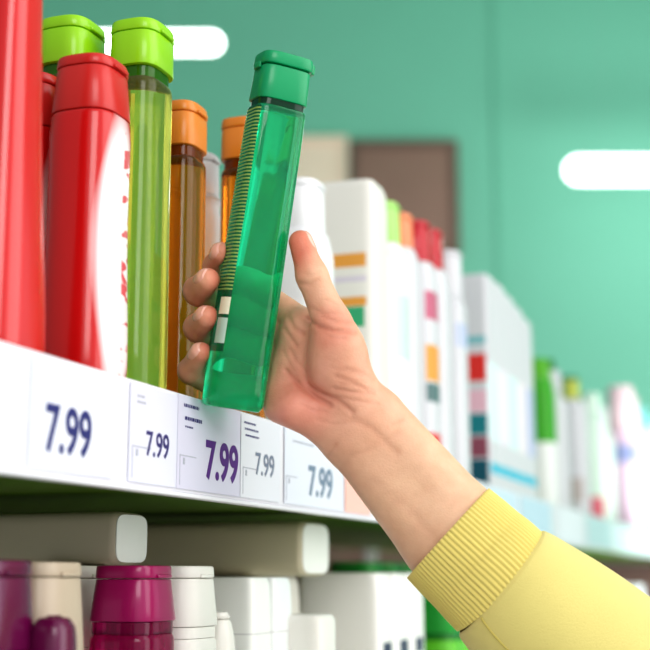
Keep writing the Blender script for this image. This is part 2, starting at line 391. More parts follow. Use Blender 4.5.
flask('lotion_bottle', 'white bottle with wide pale green cap behind the big carton', 'bottle', (-.054, 1.084, ZS), .2480, .030, .0195, P(236, 246, 240, .35), palegreen, (.029, .0185), .052, n=4, shoulder=.012)
flask('lotion_bottle', 'white bottle with small pale green cap beside the thumb side carton', 'bottle', (-.040, 1.126, ZS), .2490, .022, .0190, P(244, 248, 246, .35), palegreen, (.016, .016), .040, n=3.5, bands=[(.10, .16, 'front', P(206, 232, 222, .4))])
flask('lotion_bottle', 'white bottle with orange cap next to red capped ones', 'bottle', (-.036, 1.164, ZS), .2480, .020, .0180, W, P(240, 150, 110, .35), (.014, .015), .034, n=3.5)
rc = mat('crimson_cap', srgb(190, 20, 40), .25, coat=.3)
b_red = [(.09, .125, 'front', or_b), (.070, .088, 'front', P(90, 120, 120, .4)), (.15, .178, 'front', P(196, 104, 130, .4)), (.025, .04, 'front', redb)]
flask('lotion_bottle', 'nearer white bottle with crimson cap and printed orange mark', 'bottle', (-.034, 1.204, ZS), .2500, .024, .0205, W, rc, (.019, .018), .042, n=3.5, bands=b_red)
flask('lotion_bottle', 'farther white bottle with crimson cap beside white carton', 'bottle', (-.032, 1.248, ZS), .2525, .024, .0210, W, rc, (.018, .017), .042, n=3.5)
flask('lotion_bottle', 'tall plain white capped bottle beside the crimson capped ones', 'bottle', (-.032, 1.308, ZS), .2440, .026, .0220, W, W, (.023, .020), .05, n=4, shoulder=.010, bands=[(.14, .165, 'front', P(190, 200, 225, .4))])
cb = lambda *x: list(x)
names = ['first', 'second', 'third', 'fourth', 'last']
for i in range(5):
    y = 1.484+i*.0560
    bands = [(.022, .034, 'front', cyan_b), (.06, .15, 'front', [P(222, 244, 244, .4), P(236, 230, 240, .4), P(214, 240, 238, .4), P(240, 232, 236, .4), P(190, 198, 226, .4)][i])]
    if i == 0: bands += [(.172, .181, 'near', P(120, 190, 196, .4)), (.128, .160, 'near', redb), (.092, .118, 'near', pinkb), (.066, .090, 'near', teal_b), (.040, .064, 'near', P(150, 80, 100, .4)), (.005, .038, 'near', dteal)]
    flask('cream_carton', ['first', 'second', 'third', 'fourth', 'last'][i]+' white carton of the five carton row, counted from the crimson capped bottles', 'carton', (-.034, y, ZS), [.256, .257, .254, .250, .245][i], .020, .0255, W, n=8, bands=bands, group='white cartons in a row')
gcap = mat('green_cap', srgb(40, 150, 20), .3)
flask('lotion_bottle', 'white bottle with tall bright green upper half past the cartons', 'bottle', (-.046, 1.925, ZS), .2260, .026, .028, P(236, 240, 236, .35), P(86, 176, 22, .35), (.020, .022), .03, n=3, bands=[(.10, .25, 'all', P(56, 164, 16, .35))])
flask('lotion_bottle', 'white bottle with white cap behind the bright green one', 'bottle', (-.046, 2.045, ZS), .226, .024, .03, W, W, (.016, .018), .04, n=3)
flask('lotion_bottle', 'white bottle with dark green cap', 'bottle', (-.075, 2.150, ZS), .262, .026, .03, W, P(36, 110, 24, .35), (.018, .02), .035, n=3)
flask('lotion_bottle', 'white bottle with yellowish cap right of the dark green cap', 'bottle', (-.046, 2.245, ZS), .240, .026, .03, W, P(196, 204, 90, .35), (.014, .016), .034, n=3, bands=[(.03, .07, 'near', P(190, 180, 176, .4))])
flask('lotion_bottle', 'white bottle with deep teal green cap further along the shelf', 'bottle', (-.065, 2.365, ZS), .265, .025, .03, P(236, 246, 240, .35), P(60, 150, 120, .35), (.016, .018), .06, n=3)
flask('lotion_bottle', 'pale mint bottle with pink stripe near its foot', 'bottle', (-.045, 2.470, ZS), .245, .027, .032, P(226, 246, 232, .35), P(226, 246, 232, .35), (.018, .02), .04, n=3, bands=[(0.004, .05, 'near', P(236, 110, 130, .4))])
flask('lotion_bottle', 'mint and grey bottle just before the pink one', 'bottle', (-.055, 2.640, ZS), .240, .028, .033, P(222, 236, 226, .35), P(214, 226, 222, .35), (.02, .022), .05, n=3)
flask('lotion_bottle', 'pink bottle with rounded pale pink top and violet band', 'bottle', (-.045, 2.930, ZS), .320, .033, .036, P(234, 206, 226, .35), P(246, 216, 224, .35), (.029, .032), .10, n=2.6, bands=[(.15, .19, 'all', P(150, 160, 206, .4))], cap_n=2.2)
flask('lotion_bottle', 'second pink bottle close behind the rounded pink one', 'bottle', (-.050, 3.080, ZS), .315, .030, .034, P(236, 214, 230, .35), P(246, 220, 226, .35), (.027, .03), .10, n=2.6)
flask('lotion_bottle', 'white bottle with turquoise cap at the right edge', 'bottle', (-.046, 3.330, ZS), .320, .03, .036, P(216, 236, 244, .35), P(140, 214, 216, .35), (.022, .024), .05, n=3)
flask('lotion_bottle', 'white bottle with red band at the right edge', 'bottle', (-.040, 3.560, ZS), .30, .032, .036, W, P(230, 235, 236, .35), (.022, .024), .05, n=3, bands=[(.17, .24, 'all', P(222, 60, 80, .4))])
flask('lotion_bottle', 'plain white bottle at the far end of the upper shelf', 'bottle', (-.045, 3.85, ZS), .29, .032, .036, P(230, 236, 244, .35), W, (.022, .024), .05, n=3)

# ------------------------------------------------------------------ lower shelf
HL = 1.2555-ZL
mag = mat('magenta_cap', srgb(158, 14, 92), .28, coat=.3); mag_body = clear_plastic('magenta_clear', srgb(206, 30, 120), .6); pur = mat('purple_cap', srgb(96, 4, 64), .25, coat=.4); pur_body = clear_plastic('purple_clear', srgb(110, 14, 84), .5)
beige = P(190, 174, 154, .4); bw = P(236, 234, 228, .38); bw2 = P(226, 224, 214, .4)
slim2 = lambda label, loc, H, hx, hy, body, cap, hc, group: slim_bottle(label, loc, H, hx, hy, body, cap, cap if body in (bw, bw2, beige) else clear_plastic('magenta_neck', srgb(190, 24, 110), .6), group, hc, 3.4, 0, .86, .925)
slim2('purple bottle at the lower left corner of the photo', (-.036, .5070, ZL), 1.2570-ZL, .018, .024, pur_body, pur, .040, 'magenta and purple bottles below')
slim2('magenta bottle with translucent body, front of the lower shelf', (-.036, .6465, ZL), 1.2556-ZL, .0205, .0225, mag_body, mag, .030, 'magenta and purple bottles below')
t = thing('shampoo_bottle', 'short bottle with dark purple domed cap in front of the beige capped one', 'bottle', (-.0130, .5275, ZL))
loft('bottle_body', [(0, .0085, .009, 3), (.01, .0095, .0100, 3), (.155, .0095, .0100, 3)], pur_body, t)
loft('cap', [(.1552, .0097, .0102, 2.8), (.184, .0096, .0101, 2.8), (.192, .0088, .0094, 2.7), (.1960, .0065, .0072, 2.5), (.1975, .003, .004, 2.2)], pur, t, sub=5, rnd=.0006, sharp=70)
slim2('beige capped bottle between the purple and magenta bottles', (-.040, .5550, ZL), 1.2566-ZL, .0205, .023, beige, beige, .045, 'white and beige bottles below')
slim2('greyish white bottle directly behind the magenta bottle', (-.086, .6650, ZL), 1.2558-ZL, .021, .024, bw2, bw2, .045, 'white and beige bottles below')
slim2('white capped bottle right of the magenta bottle', (-.038, .7085, ZL), 1.2558-ZL, .019, .024, bw, bw, .035, 'white and beige bottles below')
t = thing('shampoo_bottle', 'short white bottle with sloping top right of the white capped one', 'bottle', (-.0300, .7440, ZL))
loft('bottle_body', [(0, .0115, .0095, 3), (.01, .012, .0100, 3), (.150, .012, .0100, 3), (.178, .0100, .0090, 3), (.189, .0080, .0070, 3)], bw, t, rnd=.002)
loft('cap', [(.1892, .0076, .0068, 2.6), (.1935, .0066, .0060, 2.6)], bw, t, sub=1, rnd=.0015)
slim2('white bottle behind the white capped one', (-.087, .7200, ZL), 1.2553-ZL, .0205, .024, bw2, bw2, .035, 'white and beige bottles below')
flask('cream_carton', 'nearer square white carton under the right lying tube box', 'carton', (-.047, .8020, ZL), 1.2493-ZL, .024, .018, P(238, 240, 236, .35), n=9, bands=[(.178, .1788, 'all', greyb)])
flask('cream_carton', 'farther square white carton touching the nearer square one', 'carton', (-.047, .8400, ZL), 1.2493-ZL, .024, .018, P(236, 240, 240, .35), n=9, bands=[(.178, .1788, 'all', greyb)])
for k, y in enumerate((.900, .945, .990)):
    flask('cream_carton', ['nearest', 'middle', 'farthest'][k]+' of three beige cartons beneath the right lying box', 'carton', (-.105, y, ZL), 1.2490-ZL, .030, .021, bw2, n=9, group='beige cartons under the lying box')
flask('cream_carton', 'small rounded white block in front of the beige cartons', 'carton', (-.018, .8670, ZL), 1.2240-ZL, .018, .020, bw, n=4.5, shoulder=.006)
for k in range(3):
    flask('cream_carton', ['nearest', 'middle', 'farthest'][k]+' of three bright white cartons with dark print near the cuff', 'carton', (-.058, 1.068+k*.049, ZL), 1.2528-ZL, .038, .0235, P(244, 242, 238, .35), n=9, bands=[(.148, .1605, 'spot', P(60, 58, 90, .4)), (.120, .145, 'spot', P(226, 180, 120, .4))], group='white cartons near the cuff')
gbody = clear_plastic('green_clear_low', srgb(70, 190, 40), .4)
for k, (x, y, H, lab) in enumerate(((-.05, 1.335, 1.2420, 'bright green bottle just left of the yellow cuff'), (-.05, 1.395, 1.2400, 'green bottle behind the one by the yellow cuff'), (-.125, 1.300, 1.2640, 'green capped bottle behind the white cartons, nearest of three'), (-.125, 1.365, 1.2640, 'green capped bottle behind the white cartons, middle of three'), (-.125, 1.430, 1.2640, 'green capped bottle behind the white cartons, farthest of three'))):
    slim_bottle(lab, (x, y, ZL), H-ZL, .026, .026, P(104, 196, 50, .3), P(40, 160, 60, .25, coat=.4), P(30, 120, 40, .3), 'green bottles below', .05)
for k, (y, H, c, lab) in enumerate(((1.52, 1.22, (226, 236, 226), 'pale bottle under the sleeve on the lower shelf'), (1.62, 1.235, (214, 222, 236), 'pale blue bottle on the lower shelf behind the sleeve'), (2.3, 1.23, (180, 160, 170), 'mauve bottle on the far lower shelf'), (2.55, 1.22, (226, 220, 230), 'whitish bottle on the far lower shelf'), (2.8, 1.235, (196, 176, 180), 'dusty pink bottle on the far lower shelf'), (3.1, 1.23, (220, 226, 230), 'pale grey bottle at the far end of the lower shelf'))):
    flask('lotion_bottle', lab, 'bottle', (-.05, y, ZL), H-ZL, .03, .035, P(*c, .4), P(*c, .35), (.018, .02), .04, n=3)

# boxes lying across the bottles
def lying_box(label, xe, L, y0, y1, z0, z1, body, end):
    t = thing('lying_tube_box', label, 'box', (xe, (y0+y1)/2, z0), 0, 'boxes lying on top of the bottles')
    w = (y1-y0)/2; h = z1-z0
    V = []; Fc = []; n = 48; rows = []
    for x, s in ((0, .90), (-.0015, .965), (-.004, 1), (-L+.004, 1), (-L, .95)): rows.append((x, s))
    for x, s in rows:
        for k in range(n):
            a = 2*PI*(k+.5)/n; c, q = math.cos(a), math.sin(a); e = 2/5
            V.append((x, w*s*math.copysign(abs(c)**e, c), h/2+h/2*s*math.copysign(abs(q)**e, q)))
    for i in range(len(rows)-1):
        for k in range(n): a = i*n+k; b = i*n+(k+1) % n; Fc.append((a, b, b+n, a+n))
    Fc.append(tuple(range((len(rows)-1)*n, len(rows)*n)))
    mesh_obj('box_body', V, Fc, body, t)
    V2 = [(.0006, v[1]*.99, h/2+(v[2]-h/2)*.99) for v in V[:n]]+[(-.001, v[1]*.99, h/2+(v[2]-h/2)*.99) for v in V[:n]]
    F2 = [tuple(range(n)), tuple(range(2*n-1, n-1, -1))]+[(k, (k+1) % n, (k+1) % n+n, k+n) for k in range(n)]
    mesh_obj('lit_end_face', V2, F2, end, t)
shaded_side = P(190, 180, 160, .45); lit_end = P(244, 246, 242, .35)  # shade painted into the long side, aisle light into the end
lying_box('box with painted shaded side and lit end lying above the magenta bottle', -.060, .26, .6660, .7080, 1.2560, 1.2868, shaded_side, lit_end)
lying_box('longer box with painted shaded side and lit end lying above the white cartons', -.036, .24, .9030, .9660, 1.2497, 1.2905, P(204, 194, 168, .45), P(246, 246, 240, .35))  # same split: side coloured as shaded, end as lit

# ------------------------------------------------------------------ hand-sized local frame: x right, y up, z towards the viewer, millimetres
D0 = .72
O = CAM+FW*D0
LOC = Matrix(((R.x, UP.x, -FW.x, O.x), (R.y, UP.y, -FW.y, O.y), (R.z, UP.z, -FW.z, O.z), (0, 0, 0, 1)))
def A(a, b, w=0.):
    """photo-scale sheet to millimetres in the hand frame"""
    s = (720-w)/1300
    return np.array(((a-325)*s, (325-b)*s, w))

# ------------------------------------------------------------------ the held green bottle
bb, bt = A(231.3, 409, 2)*.001, A(284.5, 58.5, -14)*.001
zax = Vector(bt-bb); HB = zax.length; zax.normalize()
xax = Vector((1, 0, 0)); xax = (xax-zax*xax.dot(zax)).normalized(); yax = zax.cross(xax)
tw = math.radians(24)
x2 = xax*math.cos(tw)+yax*math.sin(tw); y2 = -xax*math.sin(tw)+yax*math.cos(tw)
M = Matrix(((x2.x, y2.x, zax.x, bb[0]), (x2.y, y2.y, zax.y, bb[1]), (x2.z, y2.z, zax.z, bb[2]), (0, 0, 0, 1)))
BAX = np.array(((x2.x, y2.x, zax.x), (x2.y, y2.y, zax.y), (x2.z, y2.z, zax.z)))
gb = thing('shower_gel_bottle', 'green see-through bottle with green flip cap held tilted in the hand', 'bottle', matrix=LOC @ M)
g_body = clear_plastic('green_clear', srgb(34, 238, 174), .80, .025); g_cap = mat('emerald_cap', srgb(0, 154, 98), .34, coat=.15); g_neck = clear_plastic('green_neck', srgb(8, 92, 62), .4)
prt = P(150, 182, 100, .5); crm = P(240, 240, 214, .5); gry = P(186, 214, 200, .45); dark_l = clear_plastic('green_label', srgb(8, 110, 84), .35)
HCAP = .0268; hbod = HB-HCAP-.0034
lz = [.064+.0020*k for k in range(52)]
def grule(c, n):
    x, y, z = c
    if x < 0 and n[0] < -.70:                       # printed left panel
        if y < -.002 and .0505 < z < .0600: return 2
        if y < -.0015 and .0345 < z < .0485: return 3
        if .062 < z < .168 and abs(y) < .0115:
            for q in lz:
                if q < z < q+.0009: return 1
        if .030 < z < .172: return 4
    return 0
loft('bottle_body', [(0, .0150, .0125, 3.6), (.004, .0162, .0136, 3.6), (.05, .0164, .0138, 3.6), (.11, .0158, .0134, 3.8), (hbod-.012, .0153, .0130, 4.2), (hbod, .0150, .0127, 4.2)],
     [g_body, prt, crm, gry, dark_l], gb, cuts=sorted([q for q in lz]+[q+.0009 for q in lz]+[.030, .172, .0505, .06, .0345, .0485]), rule=grule, segs=96)
loft('neck', [(hbod, .0138, .0116, 4), (hbod+.0036, .0138, .0116, 4)], g_neck, gb, sub=1, rnd=0)
gc = loft('cap', [(hbod+.0034, .0150, .0127, 4.2), (HB-.0078, .0144, .0122, 4.2)], g_cap, gb, sub=1, rnd=.0007)
loft('lid', [(HB-.0072, .0154, .0132, 4.2), (HB, .0150, .0128, 4.2)], g_cap, gc, sub=1, rnd=.0012)
loft('thumb_tab', [(HB-.0066, .0030, .0060, 3, .0152, 0), (HB-.0008, .0028, .0058, 3, .0152, 0)], g_cap, gc, sub=1, rnd=.001)
loft('hinge', [(HB-.0095, .0012, .0045, 3, -.0150, 0), (HB-.0060, .0012, .0045, 3, -.0150, 0)], g_cap, gc, sub=1, rnd=.0004)

# ------------------------------------------------------------------ the hand: one continuous surface from a signed distance field
def cone(p, a, b, ra, rb):
    ab = b-a; L2 = (ab*ab).sum()
    t = np.clip(((p-a)@ab)/L2, 0, 1)
    d = np.linalg.norm(p-a-t[:, None]*ab, axis=1)
    return d-(ra+(rb-ra)*t)
def smin(a, b, k):
    h = np.clip(.5+.5*(b-a)/k, 0, 1); return b+(a-b)*h-k*h*(1-h)
def chain(p, pts, k=3.):
    d = None
    for (a, ra), (b, rb) in zip(pts[:-1], pts[1:]):
        c = cone(p, a, b, ra, rb); d = c if d is None else smin(d, c, k)
    return d
FING = {
 'index':  [(A(303, 325, -23), 9.3), (A(246, 285, -36), 8.4), (A(216, 266, -19), 7.2), (A(222, 253, -5), 6.2)],
 'middle': [(A(297, 342, -25), 9.8), (A(226, 304, -37), 8.8), (A(198, 291, -13), 8.2), (A(208, 280, 3), 6.6)],
 'ring':   [(A(288, 366, -24), 9.6), (A(226, 340, -36), 8.6), (A(198, 328, -13), 8.0), (A(207, 317, 2), 6.5)],
 'pinky':  [(A(280, 392, -20), 9.0), (A(218, 386, -32), 7.6), (A(191, 371, -11), 7.2), (A(201, 353, 1), 6.0)],
}
WR = A(360, 425, -6); WR2 = A(382, 447, -5)
THUMB = [(A(339, 353, 2), 13.0), (A(331, 321, 6), 10.2), (A(312, 276, 7), 8.3), (A(300.5, 242, 4), 6.5)]
PALM = [(WR, A(302, 328, -16), 18, 11.3), (WR, A(298, 344, -18), 19, 12), (WR, A(290, 368, -17), 18, 12), (WR, A(283, 392, -13), 17, 11)]
CREASE = [  # (points, depth, width) drawn on the palm side
 ([(286, 372), (300, 387), (316, 398), (330, 405)], 1.1, 1.5),
 ([(309, 385), (322, 393), (340, 401), (352, 411)], .9, 1.4),
 ([(306, 318), (318, 326), (332, 331), (354, 332)], .9, 1.4),
 ([(322, 316), (336, 322), (352, 322)], .5, 1.2),
 ([(336, 376), (350, 381), (366, 390)], .5, 1.2), ([(334, 388), (350, 391), (372, 393)], .6, 1.3), ([(346, 368), (362, 373), (374, 380)], .4, 1.1),
 ([(300, 283), (310, 285), (318, 280)], .5, 1.2), ([(288, 318), (293, 328), (303, 334)], 1.0, 1.5), ([(284, 330), (290, 338), (296, 346)], .7, 1.3),
 ([(329, 455), (334, 448), (336, 444)], .5, 1.0), ([(352, 418), (372, 428), (396, 452)], .45, 2.2), ([(392, 424), (402, 420)], .4, 1.0),
 ([(312, 308), (322, 313), (334, 314)], .4, .9), ([(318, 328), (330, 337), (344, 338)], .35, .9), ([(326, 300), (338, 305)], .3, .8),
 ([(330, 366), (346, 371), (362, 376)], .3, .8), ([(340, 383), (358, 386), (374, 390)], .3, .8), ([(330, 395), (352, 399), (378, 404)], .35, .9),
 ([(290, 350), (296, 362), (306, 372)], .4, 1.0), ([(282, 352), (288, 364), (297, 378)], .35, .9), ([(300, 404), (312, 410), (326, 412)], .3, .9), ([(318, 420), (334, 424), (350, 422)], .3, 1.0),
 ([(305, 274), (312, 276), (320, 272)], .3, .8), ([(340, 470), (350, 455), (372, 448), (398, 432)], .25, 1.6), ([(372, 480), (400, 500), (440, 540)], .3, 3.0),
]
def seg2(p, a, b):
    ab = b-a; t = np.clip(((p-a)@ab)/(ab@ab), 0, 1); return np.linalg.norm(p-a-t[:, None]*ab, axis=1)
def hand_sdf(p):
    palm = None
    for a, b, ra, rb in PALM:
        c = cone(p, a, b, ra, rb); palm = c if palm is None else smin(palm, c, 7)
    palm = smin(palm, cone(p, A(360, 408, 0), A(338, 352, 6), 15, 13.3), 10)            # thenar
    palm = smin(palm, cone(p, A(332, 372, 7), A(338, 346, 8), 11, 11), 8)
    palm = smin(palm, cone(p, A(349, 436, -2), A(296, 409, -1), 14.5, 9.5), 8)          # hypothenar
    palm = smin(palm, cone(p, A(296, 409, 0), A(280, 407, -8), 9.5, 9), 7)
    # wrist and forearm: flattened by pairs of cones
    for off in (-1, 1):
        q = np.array((off*6.0, off*4.9, 0.))
        palm = smin(palm, cone(p, A(367, 431, -5)+q, A(453, 534, 2)+q*1.25, 17.4, 20.0), 8)
    palm = smin(palm, cone(p, A(455, 535, 2), A(640, 690, 26), 26, 36), 10)
    th = chain(p, THUMB, 4)
    d = smin(palm, th, 9)
    web = cone(p, A(336, 346, -2), A(308, 338, -12), 8.5, 6); d = smin(d, web, 7)
    fs = None
    for k, pts in FING.items():
        c = chain(p, pts, 2.5)
        fs = c if fs is None else smin(fs, c, .8)
    d = smin(d, fs, 5)
    # flesh gives way where it presses on the bottle
    pb = (p*.001-np.array(bb))@BAX*1000
    e_ = np.abs(pb-np.array((0, 0, 70.)))-np.array((16.1-5, 13.5-5, 80.))
    db = np.linalg.norm(np.maximum(e_, 0), axis=1)+np.minimum(e_.max(1), 0)-5
    d = np.maximum(d, .15-db)
    # skin folds on the palm side
    front = np.clip((p[:, 2]+16)/8, 0, 1)
    q = p[:, :2]
    for pts, dep, wid in CREASE:
        l = [A(x, y, 10)[:2] for x, y in pts]
        e = None
        for a, b in zip(l[:-1], l[1:]):
            s = seg2(q, a, b); e = s if e is None else np.minimum(e, s)
        d = d+dep*np.exp(-(e/wid)**2)*front
    return d

def surface_nets(f, lo, hi, h):
    ax = [np.arange(lo[k], hi[k]+h, h) for k in range(3)]; n = [len(a) for a in ax]
    D = np.empty(n)
    for i, x in enumerate(ax[0]):
        Y, Zz = np.meshgrid(ax[1], ax[2], indexing='ij')
        D[i] = f(np.column_stack((np.full(Y.size, x), Y.ravel(), Zz.ravel()))).reshape(n[1], n[2])
    S = D < 0
    cs = [S[i:n[0]-1+i, j:n[1]-1+j, k:n[2]-1+k] for i in (0, 1) for j in (0, 1) for k in (0, 1)]
    allv = np.logical_and.reduce(cs); anyv = np.logical_or.reduce(cs); act = anyv & ~allv
    I = np.argwhere(act); vid = np.full(act.shape, -1, int); vid[act] = np.arange(len(I))
    acc = np.zeros((len(I), 3)); cnt = np.zeros(len(I))
    corners = [(i, j, k) for i in (0, 1) for j in (0, 1) for k in (0, 1)]
    for a in corners:
        for ax_ in range(3):
            if a[ax_]: continue
            b = list(a); b[ax_] = 1
            da = D[I[:, 0]+a[0], I[:, 1]+a[1], I[:, 2]+a[2]]; db = D[I[:, 0]+b[0], I[:, 1]+b[1], I[:, 2]+b[2]]
            m = (da < 0) != (db < 0); t = np.zeros(len(I)); t[m] = da[m]/(da[m]-db[m])
            pt = np.array(a, float)+np.outer(t, np.array(b, float)-np.array(a, float))
            acc[m] += pt[m]; cnt[m] += 1
    V = (I+acc/cnt[:, None])*h+np.array(lo)
    Fc = []
    for ax_ in range(3):
        o1, o2 = [k for k in range(3) if k != ax_]
        sl0 = [slice(None)]*3; sl1 = [slice(None)]*3
        sl0[ax_] = slice(0, n[ax_]-1); sl1[ax_] = slice(1, n[ax_])
        E = np.argwhere(S[tuple(sl0)] != S[tuple(sl1)])
        E = E[(E[:, o1] > 0) & (E[:, o2] > 0) & (E[:, o1] < n[o1]-1) & (E[:, o2] < n[o2]-1)]
        q = []
        for d1, d2 in ((1, 1), (0, 1), (0, 0), (1, 0)):
            e = E.copy(); e[:, o1] -= d1; e[:, o2] -= d2; q.append(vid[e[:, 0], e[:, 1], e[:, 2]])
        Fc.append(np.column_stack(q))
    Fc = np.vstack(Fc); return V, Fc[(Fc >= 0).all(1)]
def grad(f, p, e=.25):
    return np.column_stack([f(p+np.eye(3)[k]*e)-f(p-np.eye(3)[k]*e) for k in range(3)])/(2*e)
lo, hi = (-86, -165, -50), (130, 62, 46)
V, Fc = surface_nets(hand_sdf, lo, hi, 1.05)
for _ in range(2):
    g = grad(hand_sdf, V); d = hand_sdf(V); g2 = (g*g).sum(1)+1e-6
    st = np.clip(d/g2, -.6, .6); V = V-g*st[:, None]

# skin colour: redder pulps and folds, paler forearm, plus painted shade in the creases
def skin_mat():
    m = mat('skin', srgb(226, 176, 150), .42, sss=.12, bump=.25, bscale=900, spec=.4)
    nt = m.node_tree; b = nt.nodes['Principled BSDF']
    at = nt.nodes.new('ShaderNodeAttribute'); at.attribute_name = 'tone'
    tc = nt.nodes.new('ShaderNodeTexCoord'); n = nt.nodes.new('ShaderNodeTexNoise'); n.inputs['Scale'].default_value = 120; n.inputs['Detail'].default_value = 4
    nt.links.new(tc.outputs['Object'], n.inputs['Vector'])
    mx = nt.nodes.new('ShaderNodeMix'); mx.data_type = 'RGBA'; mx.blend_type = 'MULTIPLY'
    rp = nt.nodes.new('ShaderNodeValToRGB'); rp.color_ramp.elements[0].position = .3; rp.color_ramp.elements[0].color = (.90, .84, .82, 1); rp.color_ramp.elements[1].position = .7; rp.color_ramp.elements[1].color = (1, 1, 1, 1)
    nt.links.new(n.outputs['Fac'], rp.inputs[0]); mx.inputs[0].default_value = .8
    nt.links.new(at.outputs['Color'], mx.inputs[6]); nt.links.new(rp.outputs[0], mx.inputs[7]); nt.links.new(mx.outputs[2], b.inputs['Base Color'])
    return m
skin = skin_mat()
person = thing('person', 'person in yellow ribbed cuff sweatshirt reaching up, right hand holding the green bottle', 'person', matrix=LOC @ Matrix.Translation(Vector(A(455, 535, 2)*.001)))
OFF = A(455, 535, 2)
body = mesh_obj('arm_and_hand', (V-OFF)*.001, Fc, skin, person, sharp=180)
base = np.array(srgb(236, 193, 160)[:3]); palmc = np.array(srgb(226, 168, 142)[:3]); redc = np.array(srgb(214, 116, 94)[:3])
tone = np.tile(base, (len(V), 1))
def blend(c, wgt): 
    global tone
    tone = tone*(1-wgt[:, None])+c*wgt[:, None]
ctr = A(315, 375, 5)
blend(palmc, np.clip(1.25-np.linalg.norm((V-ctr)[:, :2], axis=1)/60, 0, 1))
for k, pts in FING.items(): 
    blend(np.array(srgb(218, 150, 126)[:3]), .8*np.clip(1.3-np.linalg.norm(V-pts[-2][0], axis=1)/24, 0, 1))
    blend(redc, np.clip(1.3-np.linalg.norm(V-(pts[-1][0]+np.array((5, 0, 0))), axis=1)/9, 0, .75))
blend(redc, np.clip(1.35-np.linalg.norm(V-(THUMB[-1][0]+np.array((-4, -3, 2))), axis=1)/16, 0, .8))
blend(np.array(srgb(222, 142, 124)[:3]), np.clip(1.1-np.linalg.norm((V-A(296, 404, 6)), axis=1)/24, 0, .6))
blend(np.array(srgb(218, 138, 116)[:3]), np.clip(1.1-np.linalg.norm((V-A(334, 328, 16)), axis=1)/14, 0, .5))
wc = np.zeros(len(V))
for pts_, dep, wid in CREASE:
    l = [A(x, y, 10)[:2] for x, y in pts_]
    for a, b in zip(l[:-1], l[1:]): wc = np.maximum(wc, dep*np.exp(-(seg2(V[:, :2], a, b)/(wid*1.1))**2))
blend(np.array(srgb(182, 104, 82)[:3]), np.clip(wc*.32, 0, .3)*np.clip((V[:, 2]+12)/8, 0, 1))  # darkens the creases with painted shade
ca = body.data.color_attributes.new('tone', 'FLOAT_COLOR', 'POINT')
ca.data.foreach_set('color', np.column_stack((tone, np.ones(len(V)))).ravel())

nail_m = mat('nail', srgb(238, 182, 164), .18, coat=.5)
def nail(tip, prev, n0, L, Wd, back=.35, rt=6.5):
    a = tip-prev; a = a/np.linalg.norm(a); n0 = np.array(n0, float); n = n0-a*(n0@a); n /= np.linalg.norm(n); s = np.cross(n, a)
    nu, nv = 15, 13; pts = []
    for i in range(nu):
        u = i/(nu-1)                                    # root to free edge
        wid = Wd*(.80+.30*math.sin(PI*min(u*.75+.12, 1)))*(1-max(0, (.16-u))*2.0-max(0, (u-.80))*1.2)
        for j in range(nv):
            v = -1+2*j/(nv-1)
            curve = (1-v*v)*.10
            pts.append(tip+a*((u-back-.35)*L+rt*.30+curve*L*(u-.5)*1.2)+s*(v*wid))
    pts = np.array(pts); q = pts+n*14
    for _ in range(40): q = q-n*np.clip(hand_sdf(q)*.8, -1, 2)[:, None]
    trav = (pts+n*14-q)@n; lim = np.median(trav)+3.2; q = q+n*np.maximum(trav-lim, 0)[:, None]
    out = []; inn = []
    for i in range(nu):
        for j in range(nv):
            u = i/(nu-1); v = -1+2*j/(nv-1); ed = min(1, (1-abs(v))*4, u*6)
            k = i*nv+j
            lift = .12+.42*ed+(.5 if u > .95 else 0)
            out.append(q[k]+n*lift); inn.append(q[k]-n*.5)
    VV = out+inn; N = nu*nv; FF = []
    for i in range(nu-1):
        for j in range(nv-1):
            k = i*nv+j; FF.append((k, k+1, k+nv+1, k+nv)); FF.append((N+k, N+k+nv, N+k+nv+1, N+k+1))
    rim = [j for j in range(nv)]+[i*nv+nv-1 for i in range(1, nu)]+[(nu-1)*nv+j for j in range(nv-2, -1, -1)]+[i*nv for i in range(nu-2, 0, -1)]
    for a_, b_ in zip(rim, rim[1:]+rim[:1]): FF.append((a_, N+a_, N+b_, b_))
    mesh_obj('fingernail', (np.array(VV)-OFF)*.001, FF, nail_m, person, sharp=60)
for k, n0 in (('index', (-.85, .35, .35)), ('middle', (-.55, .60, .60)), ('ring', (-.55, .60, .60)), ('pinky', (-.60, .55, .55))):
    nail(FING[k][-1][0], FING[k][-2][0], n0, 9.5, 4.6)
nail(THUMB[-1][0], THUMB[-2][0], (.95, .25, -.22), 11.5, 4.9, .45, 7)

